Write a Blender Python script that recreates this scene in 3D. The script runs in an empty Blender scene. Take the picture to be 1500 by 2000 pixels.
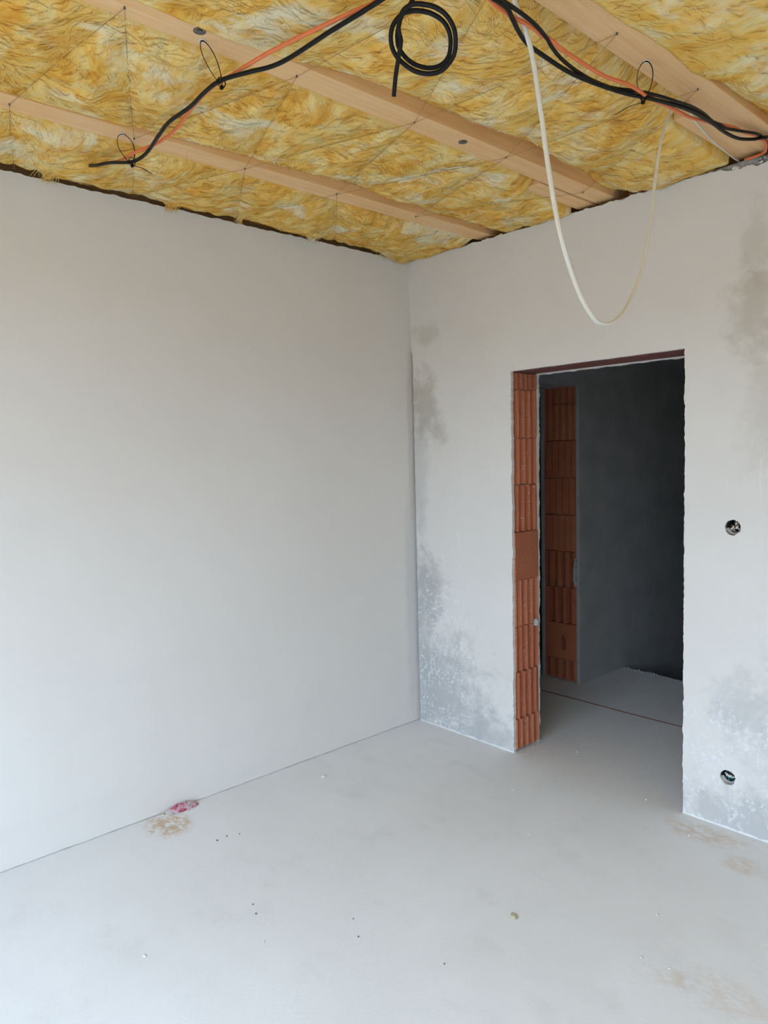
import bpy, bmesh, math, random
from mathutils import Vector, Matrix, noise
from mathutils.geometry import delaunay_2d_cdt

random.seed(7)
S = bpy.context.scene
C = S.collection

# ------------------------------------------------------------------ camera
cam_d = bpy.data.cameras.new('camera')
cam = bpy.data.objects.new('camera', cam_d)
C.objects.link(cam)
cr, cu, cf = Vector((0.67278752, 0.73944181, -0.02414068)), Vector((-0.04001908, 0.06895495, 0.99681678)), Vector((-0.73875262, 0.6696798, -0.07598381))
cam.matrix_world = Matrix(((cr.x, cu.x, -cf.x, 3.0945), (cr.y, cu.y, -cf.y, -3.0498), (cr.z, cu.z, -cf.z, 1.6082), (0, 0, 0, 1)))
cam_d.sensor_fit = 'VERTICAL'
cam_d.sensor_height = 24.0
cam_d.lens = 24.0 * 1420.06 / 2000.0
cam_d.clip_start = 0.02
S.camera = cam

# ------------------------------------------------------------------ sky and exposure
W = bpy.data.worlds.new('overcast_sky'); S.world = W; W.use_nodes = True
wn = W.node_tree.nodes; wl = W.node_tree.links
bg = wn['Background']
tc = wn.new('ShaderNodeTexCoord'); sx = wn.new('ShaderNodeSeparateXYZ'); rp = wn.new('ShaderNodeValToRGB')
wl.new(tc.outputs['Generated'], sx.inputs[0]); wl.new(sx.outputs['Z'], rp.inputs[0]); wl.new(rp.outputs[0], bg.inputs['Color'])
rp.color_ramp.elements[0].position = 0.0; rp.color_ramp.elements[0].color = (0.335, 0.452, 0.61, 1)   # overcast: brighter overhead than at the horizon
rp.color_ramp.elements[1].position = 1.0; rp.color_ramp.elements[1].color = (0.67, 0.905, 1.22, 1)
bg.inputs['Strength'].default_value = 13.7
# window opening in the wall behind the camera
WX0, WX1, WZ0, WZ1, WY = 0.65, 4.75, 0.05, 2.65, -4.5
BANK = 2.8           # top of an unseen earth bank, added to cut off the low sky
pd = bpy.data.lights.new('window_front_offscreen', 'AREA'); pd.shape = 'RECTANGLE'; pd.size = WX1 - WX0; pd.size_y = WZ1 - WZ0
pd.cycles.is_portal = True
po = bpy.data.objects.new('window_front_offscreen', pd); C.objects.link(po)
po.location = ((WX0 + WX1) / 2, WY - 0.02, (WZ0 + WZ1) / 2); po.rotation_euler = (math.radians(90), 0, 0)
S.view_settings.view_transform = 'Standard'
S.view_settings.look = 'None'
S.view_settings.gamma = 1.0
S.view_settings.use_curve_mapping = False
S.view_settings.exposure = -0.25

# ------------------------------------------------------------------ helpers
def link(o, parent=None):
    C.objects.link(o)
    if parent is not None: o.parent = parent
    return o
def tag(o, label=None, cat=None, group=None, kind=None):
    if label: o['label'] = label
    if cat: o['category'] = cat
    if group: o['group'] = group
    if kind: o['kind'] = kind
    return o
def mesh(name, verts, faces, mat, parent=None, smooth=False, loc=None):
    me = bpy.data.meshes.new(name)
    me.from_pydata([tuple(v) for v in verts], [], faces)
    bm = bmesh.new(); bm.from_mesh(me)
    bmesh.ops.recalc_face_normals(bm, faces=bm.faces)
    bm.to_mesh(me); bm.free()
    me.materials.append(mat)
    if smooth: me.polygons.foreach_set('use_smooth', [True] * len(me.polygons))
    o = bpy.data.objects.new(name, me)
    if loc: o.location = loc
    return link(o, parent)
def sheet(name, verts, faces, mat, parent=None, smooth=True):
    me = bpy.data.meshes.new(name)
    me.from_pydata([tuple(v) for v in verts], [], faces)
    me.materials.append(mat)
    if smooth: me.polygons.foreach_set('use_smooth', [True] * len(me.polygons))
    return link(bpy.data.objects.new(name, me), parent)
def empty(name, loc):
    o = bpy.data.objects.new(name, None); o.location = loc; o.empty_display_size = 0.05
    return link(o)
def box_vf(x0, x1, y0, y1, z0, z1):
    v = [(x, y, z) for x in (x0, x1) for y in (y0, y1) for z in (z0, z1)]
    return v, [(0, 1, 3, 2), (4, 6, 7, 5), (0, 4, 5, 1), (2, 3, 7, 6), (0, 2, 6, 4), (1, 5, 7, 3)]
def boxes(name, L, mat, parent=None):
    V, F = [], []
    for b in L:
        v, f = box_vf(*b); k = len(V); V += v; F += [tuple(i + k for i in q) for q in f]
    return mesh(name, V, F, mat, parent)
def bevel(o, w=0.003, seg=2):
    m = o.modifiers.new('bevel', 'BEVEL'); m.width = w; m.segments = seg; m.limit_method = 'ANGLE'
    return o
def inside(pt, poly):
    c = False; n = len(poly)
    for i in range(n):
        a, b = poly[i], poly[i - 1]
        if (a[1] > pt[1]) != (b[1] > pt[1]) and pt[0] < (b[0] - a[0]) * (pt[1] - a[1]) / (b[1] - a[1]) + a[0]: c = not c
    return c
def slab(name, outer, holes, t0, t1, mapf, mat, parent=None, loc=None):
    """outline with holes in (u,v), from depth t0 to t1, mapped to 3D by mapf(u,v,t)"""
    pts = [Vector(q) for q in outer]; E = [(i, (i + 1) % len(outer)) for i in range(len(outer))]
    loops = [list(range(len(outer)))]
    for h in holes:
        k = len(pts); pts += [Vector(q) for q in h]; n = len(h)
        E += [(k + i, k + (i + 1) % n) for i in range(n)]
    vs, es, fs, ov, oe, of = delaunay_2d_cdt(pts, E, [], 0, 1e-6)
    F = []
    for f in fs:
        c = sum((vs[i] for i in f), Vector((0, 0))) / len(f)
        if inside(c, outer) and not any(inside(c, h) for h in holes): F.append(tuple(f))
    n = len(vs)
    V = [mapf(v.x, v.y, t0) for v in vs] + [mapf(v.x, v.y, t1) for v in vs]
    cnt = {}
    for f in F:
        for a, b in zip(f, f[1:] + f[:1]): cnt[(a, b)] = 1
    A = list(F) + [tuple(i + n for i in reversed(f)) for f in F]
    for (a, b) in cnt:
        if (b, a) not in cnt: A.append((b, a, a + n, b + n))
    return mesh(name, V, A, mat, parent, loc=loc)
def ragged(a, b, step, amp, seed, out=None):
    """points from a (included) to b (excluded) with sideways jitter"""
    a = Vector(a); b = Vector(b); d = b - a; L = d.length; n = max(2, int(L / step)); nn = Vector((-d.y, d.x)) / L
    R = []
    for i in range(n):
        t = i / n
        j = 0 if i == 0 else (noise.noise(Vector((t * L * 22, seed, 0.3))) * .7 + noise.noise(Vector((t * L * 75, seed, 5.3))) * .6) * amp
        R.append(tuple(a + d * t + nn * j))
    return R
def circle(cx, cz, r, n=20, j=0.0, sd=0):
    rr = random.Random(sd)
    return [(cx + math.cos(i / n * math.tau) * (r + rr.uniform(-j, j)), cz + math.sin(i / n * math.tau) * (r + rr.uniform(-j, j))) for i in range(n)]
def catmull(P, k=6):
    P = [Vector(q) for q in P]; R = []
    for i in range(len(P) - 1):
        p0 = P[max(i - 1, 0)]; p1 = P[i]; p2 = P[i + 1]; p3 = P[min(i + 2, len(P) - 1)]
        for s in range(k):
            t = s / k
            R.append(0.5 * ((2 * p1) + (p2 - p0) * t + (2 * p0 - 5 * p1 + 4 * p2 - p3) * t * t + (3 * p1 - p0 - 3 * p2 + p3) * t ** 3))
    R.append(P[-1]); return R
def tube_vf(P, ra, n=8, rb=None, twist=0.0, taper=None, base=0):
    V, F = [], []; m = len(P); nrm = None
    for i, q in enumerate(P):
        t = (P[min(i + 1, m - 1)] - P[max(i - 1, 0)])
        if t.length < 1e-9: t = Vector((0, 0, 1))
        t.normalize()
        if nrm is None: nrm = t.orthogonal().normalized()
        else:
            nrm = nrm - t * nrm.dot(t)
            if nrm.length < 1e-6: nrm = t.orthogonal()
            nrm.normalize()
        bn = t.cross(nrm); a0 = twist * i / max(1, m - 1); s = taper(i / max(1, m - 1)) if taper else 1.0
        for k in range(n):
            a = k / n * math.tau; cx = math.cos(a) * ra * s; cy = math.sin(a) * (rb or ra) * s
            px = cx * math.cos(a0) - cy * math.sin(a0); py = cx * math.sin(a0) + cy * math.cos(a0)
            V.append(q + nrm * px + bn * py)
    for i in range(m - 1):
        for k in range(n):
            a = base + i * n + k; b = base + i * n + (k + 1) % n
            F.append((a, b, b + n, a + n))
    F.append(tuple(base + k for k in reversed(range(n)))); F.append(tuple(base + (m - 1) * n + k for k in range(n)))
    return V, F
def tube(name, P, r, mat, parent=None, n=10, k=6, **kw):
    V, F = tube_vf(catmull(P, k), r, n, **kw)
    return mesh(name, V, F, mat, parent, smooth=True)

# ------------------------------------------------------------------ materials
class NT:
    def __init__(s, name, rough=0.9, spec=0.2):
        s.m = bpy.data.materials.new(name); s.m.use_nodes = True
        s.n = s.m.node_tree.nodes; s.l = s.m.node_tree.links; s.b = s.n['Principled BSDF']
        s.b.inputs['Roughness'].default_value = rough
        s.b.inputs['Specular IOR Level'].default_value = spec
        s.co = s.n.new('ShaderNodeTexCoord').outputs['Object']
    def put(s, inp, v):
        if hasattr(v, 'links') or isinstance(v, bpy.types.NodeSocket): s.l.new(v, inp)
        else: inp.default_value = v
    def mapping(s, scale=(1, 1, 1), rot=(0, 0, 0), vec=None, loc=(0, 0, 0)):
        n = s.n.new('ShaderNodeMapping'); s.put(n.inputs['Vector'], vec or s.co)
        n.inputs['Scale'].default_value = scale; n.inputs['Rotation'].default_value = rot; n.inputs['Location'].default_value = loc
        return n.outputs[0]
    def noise(s, scale, detail=4, rough=0.55, dist=0.0, vec=None):
        n = s.n.new('ShaderNodeTexNoise'); s.put(n.inputs['Vector'], vec or s.co)
        n.inputs['Scale'].default_value = scale; n.inputs['Detail'].default_value = detail
        n.inputs['Roughness'].default_value = rough; n.inputs['Distortion'].default_value = dist
        return n.outputs['Fac']
    def ramp(s, f, stops):
        n = s.n.new('ShaderNodeValToRGB'); s.put(n.inputs[0], f); e = n.color_ramp.elements
        while len(e) < len(stops): e.new(0.5)
        for q, (p, c) in zip(e, stops): q.position = p; q.color = c if len(c) == 4 else (*c, 1)
        return n.outputs[0]
    def rng(s, f, a, b, c=0.0, d=1.0):
        n = s.n.new('ShaderNodeMapRange'); n.interpolation_type = 'SMOOTHSTEP'; s.put(n.inputs[0], f)
        for i, v in zip((1, 2, 3, 4), (a, b, c, d)): n.inputs[i].default_value = v
        return n.outputs[0]
    def math(s, op, a, b=0.0):
        n = s.n.new('ShaderNodeMath'); n.operation = op; s.put(n.inputs[0], a); s.put(n.inputs[1], b); return n.outputs[0]
    def mix(s, f, a, b, mode='MIX'):
        n = s.n.new('ShaderNodeMix'); n.data_type = 'RGBA'; n.blend_type = mode
        s.put(n.inputs[0], f)
        for i, v in ((6, a), (7, b)): s.put(n.inputs[i], v if not isinstance(v, tuple) else (*v[:3], 1))
        return n.outputs[2]
    def blob(s, c, r, edge=0.35, nz=0.5, nscale=7.0):
        """soft ragged patch around point c with radii r (object coordinates)"""
        v = s.mapping(tuple(1 / q for q in r), (0, 0, 0), None, tuple(-a / q for a, q in zip(c, r)))
        n = s.n.new('ShaderNodeVectorMath'); n.operation = 'LENGTH'; s.l.new(v, n.inputs[0])
        if not hasattr(s, 'cache'): s.cache = {}
        if nscale not in s.cache: s.cache[nscale] = s.math('SUBTRACT', s.noise(nscale, 6, 0.65), 0.5)
        d = s.math('ADD', n.outputs['Value'], s.math('MULTIPLY', s.cache[nscale], nz * 2))
        return s.rng(d, 1.0 + edge, 1.0 - edge)
    def bump(s, f, strength=0.3, dist=0.004, prev=None):
        n = s.n.new('ShaderNodeBump'); s.put(n.inputs['Height'], f); n.inputs['Strength'].default_value = strength; n.inputs['Distance'].default_value = dist
        if prev is not None: s.l.new(prev, n.inputs['Normal'])
        return n.outputs[0]
    def done(s, col, normal=None, rough=None):
        s.put(s.b.inputs['Base Color'], col if not isinstance(col, tuple) else (*col[:3], 1))
        if normal is not None: s.l.new(normal, s.b.inputs['Normal'])
        if rough is not None: s.put(s.b.inputs['Roughness'], rough)
        return s.m
def simple(name, col, rough=0.6, spec=0.4, var=0.12, scale=30):
    t = NT(name, rough, spec); f = t.noise(scale, 4)
    return t.done(t.mix(f, tuple(c * (1 - var) for c in col), tuple(min(1, c * (1 + var)) for c in col)), t.bump(f, 0.1, 0.001))

def plaster_left():
    t = NT('plaster_blank_wall', 0.92, 0.15)
    big = t.noise(1.3, 5, 0.6); streak = t.noise(3.0, 4, 0.6, 0.6, t.mapping((1, 0.5, 2.0)))
    c = t.mix(t.rng(big, 0.3, 0.7), (0.80, 0.755, 0.70), (0.825, 0.785, 0.735))
    c = t.mix(t.math('MULTIPLY', t.rng(streak, 0.5, 0.8), 0.25), c, (0.73, 0.715, 0.695))
    # a faint grey damp run beside the corner
    c = t.mix(t.math('MULTIPLY', t.blob((0, -0.03, 0.75), (0.3, 0.055, 0.6)), 0.35), c, (0.55, 0.555, 0.56))
    c = t.mix(t.math('MULTIPLY', t.blob((0, -0.01, 1.75), (0.3, 0.03, 0.55)), 0.35), c, (0.52, 0.47, 0.42))
    return t.done(c, t.bump(t.noise(55, 5, 0.6), 0.12, 0.003, t.bump(t.noise(5, 3), 0.15, 0.01)))
def plaster_back():
    t = NT('plaster_doorway_wall', 0.92, 0.15)
    big = t.noise(1.6, 5, 0.6)
    c = t.mix(t.rng(big, 0.3, 0.7), (0.80, 0.76, 0.71), (0.83, 0.795, 0.75))
    grey = (0.44, 0.445, 0.44); mould = (0.44, 0.39, 0.30); wh = (0.88, 0.885, 0.89)
    P = [((0.10, 0, 1.90), (0.11, 1, 0.16), mould, .55), ((0.21, 0, 1.73), (0.06, 1, 0.07), mould, .4), ((0.12, 0, 2.30), (0.09, 1, 0.06), mould, .3),
         ((0.05, 0, 1.55), (0.06, 1, 0.35), grey, .35), ((0.10, 0, 0.82), (0.13, 1, 0.17), grey, .65), ((0.17, 0, 0.18), (0.32, 1, 0.32), grey, .7), ((0.06, 0, 0.5), (0.09, 1, 0.5), grey, .4),
         ((0.55, 0, 0.05), (0.16, 1, 0.11), grey, .5),
         ((1.92, 0, 2.15), (0.08, 1, 0.15), mould, .45), ((2.04, 0, 1.75), (0.13, 1, 0.25), mould, .25), ((1.93, 0, 2.40), (0.05, 1, 0.12), mould, .3),
         ((1.89, 0, 0.53), (0.11, 1, 0.11), grey, .38), ((1.9, 0, 0.03), (0.32, 1, 0.13), grey, .55), ((2.2, 0, 0.3), (0.25, 1, 0.5), grey, .3)]
    for ctr, r, col, k in P:
        c = t.mix(t.math('MULTIPLY', t.blob(ctr, r, 0.65, 1.5, 11.0), k), c, col)
    # white salt bloom speckled over the damp foot of the wall
    sp = t.math('MULTIPLY', t.rng(t.noise(46, 6, 0.75), 0.50, 0.60), t.rng(t.noise(8, 4, 0.6), 0.42, 0.55))
    low = t.math('MAXIMUM', t.blob((0.2, 0, 0.45), (0.30, 1, 0.55), 0.4, 0.3), t.blob((1.9, 0, 0.2), (0.4, 1, 0.35), 0.4, 0.3))
    c = t.mix(t.math('MULTIPLY', t.math('MULTIPLY', sp, low), 0.85), c, wh)
    # bleached lime line right along the floor
    v = t.n.new('ShaderNodeSeparateXYZ'); t.l.new(t.co, v.inputs[0])
    ln = t.rng(t.math('ADD', v.outputs['Z'], t.math('MULTIPLY', t.math('SUBTRACT', t.noise(24, 4), 0.5), 0.024)), 0.011, 0.003)
    c = t.mix(t.math('MULTIPLY', ln, 0.9), c, (0.90, 0.89, 0.87))
    # trowel scratches
    sc = t.rng(t.noise(5, 2, 0.5, 0.3, t.mapping((9, 1, 0.7), (0, math.radians(16), 0))), 0.70, 0.74)
    c = t.mix(t.math('MULTIPLY', sc, 0.35), c, wh)
    return t.done(c, t.bump(t.noise(60, 5, 0.6), 0.14, 0.003, t.bump(t.noise(6, 3), 0.15, 0.01)))
def floor_mat():
    t = NT('screed', 0.88, 0.18)
    big = t.noise(1.1, 6, 0.62, 0.4); sw = t.noise(3.5, 6, 0.65, 0.3, t.mapping((1, 1.6, 1), (0, 0, 0.5)))
    c = t.mix(t.rng(big, 0.3, 0.7), (0.79, 0.775, 0.755), (0.84, 0.83, 0.815))
    c = t.mix(t.math('MULTIPLY', t.rng(sw, 0.52, 0.75), 0.35), c, (0.65, 0.63, 0.61))
    sm = t.rng(t.noise(17, 6, 0.7), 0.64, 0.76)
    c = t.mix(t.math('MULTIPLY', sm, 0.3), c, (0.52, 0.48, 0.44))
    ch = t.rng(t.noise(9, 5, 0.65), 0.60, 0.75)
    c = t.mix(t.math('MULTIPLY', ch, 0.35), c, (0.85, 0.85, 0.85))
    rust = (0.60, 0.41, 0.25)
    rn = t.rng(t.noise(20, 6, 0.7, 0.0, t.mapping((1, 1.5, 1), (0, 0, 0.8))), 0.38, 0.6)
    for ctr, r, k in (((0.11, -1.69, 0), (0.11, 0.085, 1), .9), ((1.80, -0.11, 0), (0.15, 0.07, 1), .45), ((2.0, -0.24, 0), (0.06, 0.06, 1), .4), ((2.25, -0.97, 0), (0.13, 0.08, 1), .25), ((2.1, -1.02, 0), (0.05, 0.04, 1), .25)):
        m = t.math('MULTIPLY', t.blob(ctr, r, 0.45, 0.7, 12), k)
        c = t.mix(t.math('MULTIPLY', m, rn), c, rust)
    return t.done(c, t.bump(t.noise(70, 5, 0.65), 0.16, 0.003, t.bump(t.noise(4, 4), 0.12, 0.01)))
def cement_mat(name, a, b, sc=6):
    t = NT(name, 0.95, 0.1); f = t.noise(sc, 6, 0.65)
    g = t.noise(70, 4, 0.7)
    return t.done(t.mix(t.rng(f, 0.3, 0.7), a, b), t.bump(g, 0.5, 0.006))
def clay_mat():
    t = NT('fired_clay', 0.85, 0.2)
    oi = t.n.new('ShaderNodeObjectInfo')
    f = t.noise(9, 5, 0.6); c = t.mix(f, (0.40, 0.112, 0.055), (0.57, 0.185, 0.095))
    c = t.mix(t.math('MULTIPLY', oi.outputs['Random'], 0.45), c, (0.58, 0.22, 0.12))
    sp = t.math('MULTIPLY', t.rng(t.noise(105, 3, 0.7), 0.58, 0.65), t.rng(t.noise(13, 3, 0.6, 0, t.mapping((1, 1, 0.5))), 0.50, 0.62))
    c = t.mix(t.math('MULTIPLY', sp, 0.75), c, (0.68, 0.52, 0.42))
    return t.done(c, t.bump(t.noise(110, 4, 0.6), 0.25, 0.002))
def wood_mat():
    t = NT('pale_spruce', 0.7, 0.25)
    oi = t.n.new('ShaderNodeObjectInfo')
    v = t.mapping((1, 0.045, 1)); w = t.noise(55, 5, 0.6, 0.5, v)
    c = t.mix(t.rng(w, 0.3, 0.75), (0.90, 0.56, 0.27), (0.82, 0.46, 0.19))
    c = t.mix(t.math('MULTIPLY', t.rng(t.noise(2.2, 3), 0.45, 0.7), 0.4), c, (0.88, 0.60, 0.34))
    kn = t.rng(t.noise(5.5, 2, 0.4, 0.6, t.mapping((1, 0.6, 1))), 0.76, 0.82)
    c = t.mix(t.math('MULTIPLY', kn, 0.6), c, (0.27, 0.14, 0.07))
    return t.done(c, t.bump(w, 0.15, 0.002))
def wool_mat(name, fib=False):
    t = NT(name, 1.0, 0.0)
    wv = t.n.new('ShaderNodeTexNoise'); wv.inputs['Scale'].default_value = 2.6; wv.inputs['Detail'].default_value = 3; t.l.new(t.co, wv.inputs['Vector'])
    vm = t.n.new('ShaderNodeVectorMath'); vm.operation = 'MULTIPLY_ADD'; t.l.new(wv.outputs['Color'], vm.inputs[0]); vm.inputs[1].default_value = (0.22, 0.22, 0.1); t.l.new(t.co, vm.inputs[2])
    v1 = t.mapping((1.0, 2.1, 1.0), (0, 0, 0.7), vm.outputs[0])
    a = t.noise(6.5, 8, 0.66, 0.25, v1); b = t.noise(3.6, 6, 0.62, 0.3, t.mapping((1.3, 1, 1), (0, 0, -0.4), vm.outputs[0], (3.1, 1.7, 0)))
    fine = t.noise(34, 6, 0.72, 0.4, t.mapping((1, 3.2, 1), (0, 0, 0.6), vm.outputs[0]))
    c = t.ramp(a, [(0.30, (0.84, 0.40, 0.06)), (0.43, (0.94, 0.54, 0.11)), (0.54, (0.96, 0.64, 0.20)), (0.66, (0.96, 0.75, 0.34))])
    c = t.mix(t.math('MULTIPLY', t.rng(b, 0.51, 0.67), 0.85), c, (0.96, 0.86, 0.60))
    c = t.mix(t.math('MULTIPLY', t.rng(b, 0.44, 0.32), 0.65), c, (0.84, 0.37, 0.04))
    c = t.mix(t.math('MULTIPLY', t.rng(fine, 0.42, 0.25), 0.28), c, (0.66, 0.33, 0.07))
    c = t.mix(t.math('MULTIPLY', t.rng(fine, 0.58, 0.75), 0.3), c, (0.95, 0.78, 0.42))
    h = t.math('ADD', t.math('MULTIPLY', a, 0.6), t.math('MULTIPLY', fine, 0.4))
    return t.done(c, t.bump(h, 0.6, 0.018))

M = {}
M['left'] = plaster_left(); M['back'] = plaster_back(); M['floor'] = floor_mat()
M['cement'] = cement_mat('grey_render', (0.40, 0.395, 0.38), (0.52, 0.515, 0.50))
M['mortar'] = cement_mat('rough_mortar', (0.36, 0.345, 0.32), (0.56, 0.54, 0.51), 30)
M['hall'] = cement_mat('raw_hall_render', (0.40, 0.39, 0.37), (0.48, 0.47, 0.45), 4)
M['shaft'] = cement_mat('bare_concrete', (0.28, 0.275, 0.265), (0.34, 0.335, 0.325), 3)
M['clay'] = clay_mat(); M['wood'] = wood_mat(); M['wool'] = wool_mat('glass_wool')
M['lintel'] = simple('lintel_clay', (0.21, 0.085, 0.07), 0.85, 0.2, 0.25, 20)
M['black'] = simple('black_sheath', (0.007, 0.007, 0.0075), 0.42, 0.22, 0.1)
M['orange'] = simple('orange_sheath', (0.80, 0.19, 0.06), 0.42, 0.5, 0.12)
M['red'] = simple('red_sheath', (0.62, 0.10, 0.09), 0.42, 0.5, 0.12)
M['white'] = simple('white_sheath', (0.78, 0.73, 0.62), 0.45, 0.5, 0.06)
M['tie'] = simple('black_nylon', (0.006, 0.006, 0.006), 0.5, 0.15)
M['clip'] = simple('white_nylon', (0.8, 0.78, 0.72), 0.5, 0.4)
M['wire'] = simple('dull_wire', (0.36, 0.22, 0.10), 0.55, 0.4)
M['steel'] = simple('dark_steel', (0.12, 0.10, 0.085), 0.5, 0.5)
M['boxp'] = simple('grey_box', (0.05, 0.05, 0.052), 0.6, 0.3)
M['teal'] = simple('teal_core', (0.02, 0.22, 0.22), 0.4, 0.5)
M['brown'] = simple('brown_core', (0.17, 0.09, 0.06), 0.4, 0.5)
M['crumb'] = simple('plaster_crumb', (0.72, 0.70, 0.67), 0.95, 0.1, 0.15, 80)
M['dcrumb'] = simple('mortar_crumb', (0.20, 0.18, 0.16), 0.95, 0.1, 0.2, 80)
M['stone'] = simple('stone', (0.50, 0.48, 0.33), 0.9, 0.2, 0.25, 60)
M['strip'] = simple('joint_foam', (0.27, 0.13, 0.10), 0.9, 0.1, 0.3, 30)
M['frame'] = simple('white_frame', (0.75, 0.75, 0.75), 0.5, 0.4)
M['ground'] = simple('yard_earth', (0.17, 0.115, 0.07), 1.0, 0.0, 0.15, 0.5)
M['deck'] = simple('deck_boards', (0.40, 0.26, 0.15), 0.8, 0.2)

# ------------------------------------------------------------------ structure
H = 2.737            # plaster height
JZ = 2.75            # underside of the joists
DL, DR, DH = 0.734, 1.651, 2.032
TK = 0.24            # doorway wall thickness
RX = 5.2
SO = [(1.857, 1.284), (1.848, 0.224)]    # switch boxes

fo = ragged((-2.5, 1.86), (0.2, 1.845), 0.05, 0.006, 1.0) + ragged((0.2, 1.845), (1.9, 1.71), 0.02, 0.012, 2.0) + [(1.9, 1.71), (3.3, 1.71), (5.5, 1.71), (5.5, WY - .3), (-.3, WY - .3), (-.3, 0), (-2.5, 0)]
fl = slab('floor', fo, [], -0.22, 0.0, lambda u, v, t: (u, v, t), M['floor']); tag(fl, kind='structure')

wl_out = ragged((WY, 0.0025), (0.0, 0.0025), 0.02, 0.0022, 17.0) + [(0.0, 0.0025), (0.3, 0.0025), (0.3, H)] + ragged((0.02, H), (WY, H), 0.012, 0.007, 3.1) + [(WY, H)]
wl_ = slab('wall_left', wl_out, [], -0.02, 0.0, lambda u, v, t: (t, u, v), M['left']); tag(wl_, kind='structure')
boxes('masonry_core', [(-0.3, -0.02, WY - .3, 0.02, -0.05, H - 0.004)], M['mortar'], wl_)

# doorway wall: plaster coat, core, back coat, exposed clay blocks
out = [(0.0, 2.26), (0.004, 2.22)] + ragged((0.012, 2.2), (0.017, 0.0), 0.02, 0.006, 8.0) + [(0.017, 0.0)]
out += [(DL, -0.02)] if False else []
out += ragged((0.30, 0.0), (DL - 0.012, 0.0), 0.1, 0.0, 1.0)
out += ragged((DL - 0.01, 0.0), (DL - 0.002, DH), 0.011, 0.007, 4.4)
out += ragged((DL - 0.002, DH), (DR, DH + 0.002), 0.05, 0.002, 5.0)
out += ragged((DR, DH + 0.002), (DR + 0.004, 0.0), 0.011, 0.006, 6.2)
out += [(DR + 0.004, 0.0), (RX, 0.0)]
out += [(RX, H), (2.2, H)] + ragged((2.12, H - .012), (2.06, H - .034), 0.008, 0.01, 9.1) + ragged((2.06, H - .034), (1.87, H - .034), 0.007, 0.016, 9.5) + ragged((1.87, H - .034), (1.75, H - .010), 0.008, 0.012, 9.9) + ragged((1.75, H - 0.010), (0.4, H - 0.004), 0.012, 0.011, 7.0) + [(0.4, H - 0.004), (0.0, H)]
wb = slab('wall_back', out, [circle(*SO[0], 0.032, 22, 0.003, 3), circle(*SO[1], 0.031, 22, 0.0025, 5)], 0.0, 0.02, lambda u, v, t: (u, t, v), M['back']); tag(wb, kind='structure')
def back_core():
    o = [(-0.02, 0), (DL - 0.02, 0), (DL - 0.02, DH + 0.06), (DR + 0.0, DH + 0.06), (DR + 0.0, 0), (RX, 0), (RX, H - 0.002)] + ragged((RX, H - 0.002), (-0.02, H - 0.001), 0.03, 0.006, 13.0) + [(-0.02, H - 0.001)]
    return slab('masonry_core', o, [circle(*SO[0], 0.036), circle(*SO[1], 0.036)], 0.014, 0.22, lambda u, v, t: (u, t, v), M['mortar'], wb)
back_core()
ob = [(-0.02, 0), ] + ragged((DL - 0.012, 0), (DL + 0.002, DH - 0.008), 0.011, 0.007, 14.0) + ragged((DL + 0.002, DH - 0.008), (DR - 0.003, DH - 0.006), 0.011, 0.006, 15.5) + [(DR, DH - 0.006), (DR, 0), (RX, 0), (RX, 2.95), (-0.02, 2.95)]
hb = slab('back_render', ob, [], 0.22, TK, lambda u, v, t: (u, t, v), M['left'], wb)

# clay block with a vertical profile -------------------------------------------------
def profile(kind, Wd, sd):
    r = random.Random(sd); p = [(0.0, 0.0)]
    if kind == 'flute':                       # soft flutes: broad valley, narrow rounded rib
        n = 4; w = Wd / n; o = r.uniform(-.3, .3) * w
        q = []
        for i in range(-1, n + 1):
            b = i * w + o
            for s, d in ((.04, -.014), (.14, -.018), (.44, -.016), (.55, -.004), (.66, 0), (.82, 0), (.92, -.004)): q.append((b + s * w, d * r.uniform(.85, 1.15)))
        p = [(0, -.006)] + [a for a in q if .002 < a[0] < Wd - .002] + [(Wd, -.006)]
    elif kind == 'faint':
        n = 5; w = Wd / n; q = []
        for i in range(n):
            for s, d in ((.05, -.004), (.2, -.005), (.5, -.003), (.7, 0), (.9, 0)): q.append((i * w + s * w + .002, d))
        p = [(0, -.002)] + q + [(Wd, -.002)]
    elif kind == 'slit':
        n = 5; w = Wd / n; o = r.uniform(-.2, .3) * w; q = []
        for i in range(n + 1):
            b = i * w + o; e = .0022 + r.random() * .0012
            if .006 < b < Wd - .006: q += [(b - e, 0), (b - e * .8, -.022), (b + e * .8, -.022), (b + e, 0)]
        p = [(0, 0)] + q + [(Wd, 0)]
    elif kind == 'deep':
        n = 4; w = Wd / n; q = []
        for i in range(n):
            b = i * w + .006; q += [(b, 0), (b + .003, -.07), (b + w * .42, -.07), (b + w * .46, -.002), (b + w * .6, 0)]
        p = [(0, 0)] + q + [(Wd, 0)]
    elif kind == 'holes':
        q = []
        for b in (.042, .108, .176): q += [(b, 0), (b + .002, -.094), (b + .038, -.094), (b + .04, 0)]
        p = [(0, 0)] + q + [(Wd, 0)]
    else: p = [(0, 0), (Wd * .3, .0008), (Wd * .7, -.0008), (Wd, 0)]
    return p
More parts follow.
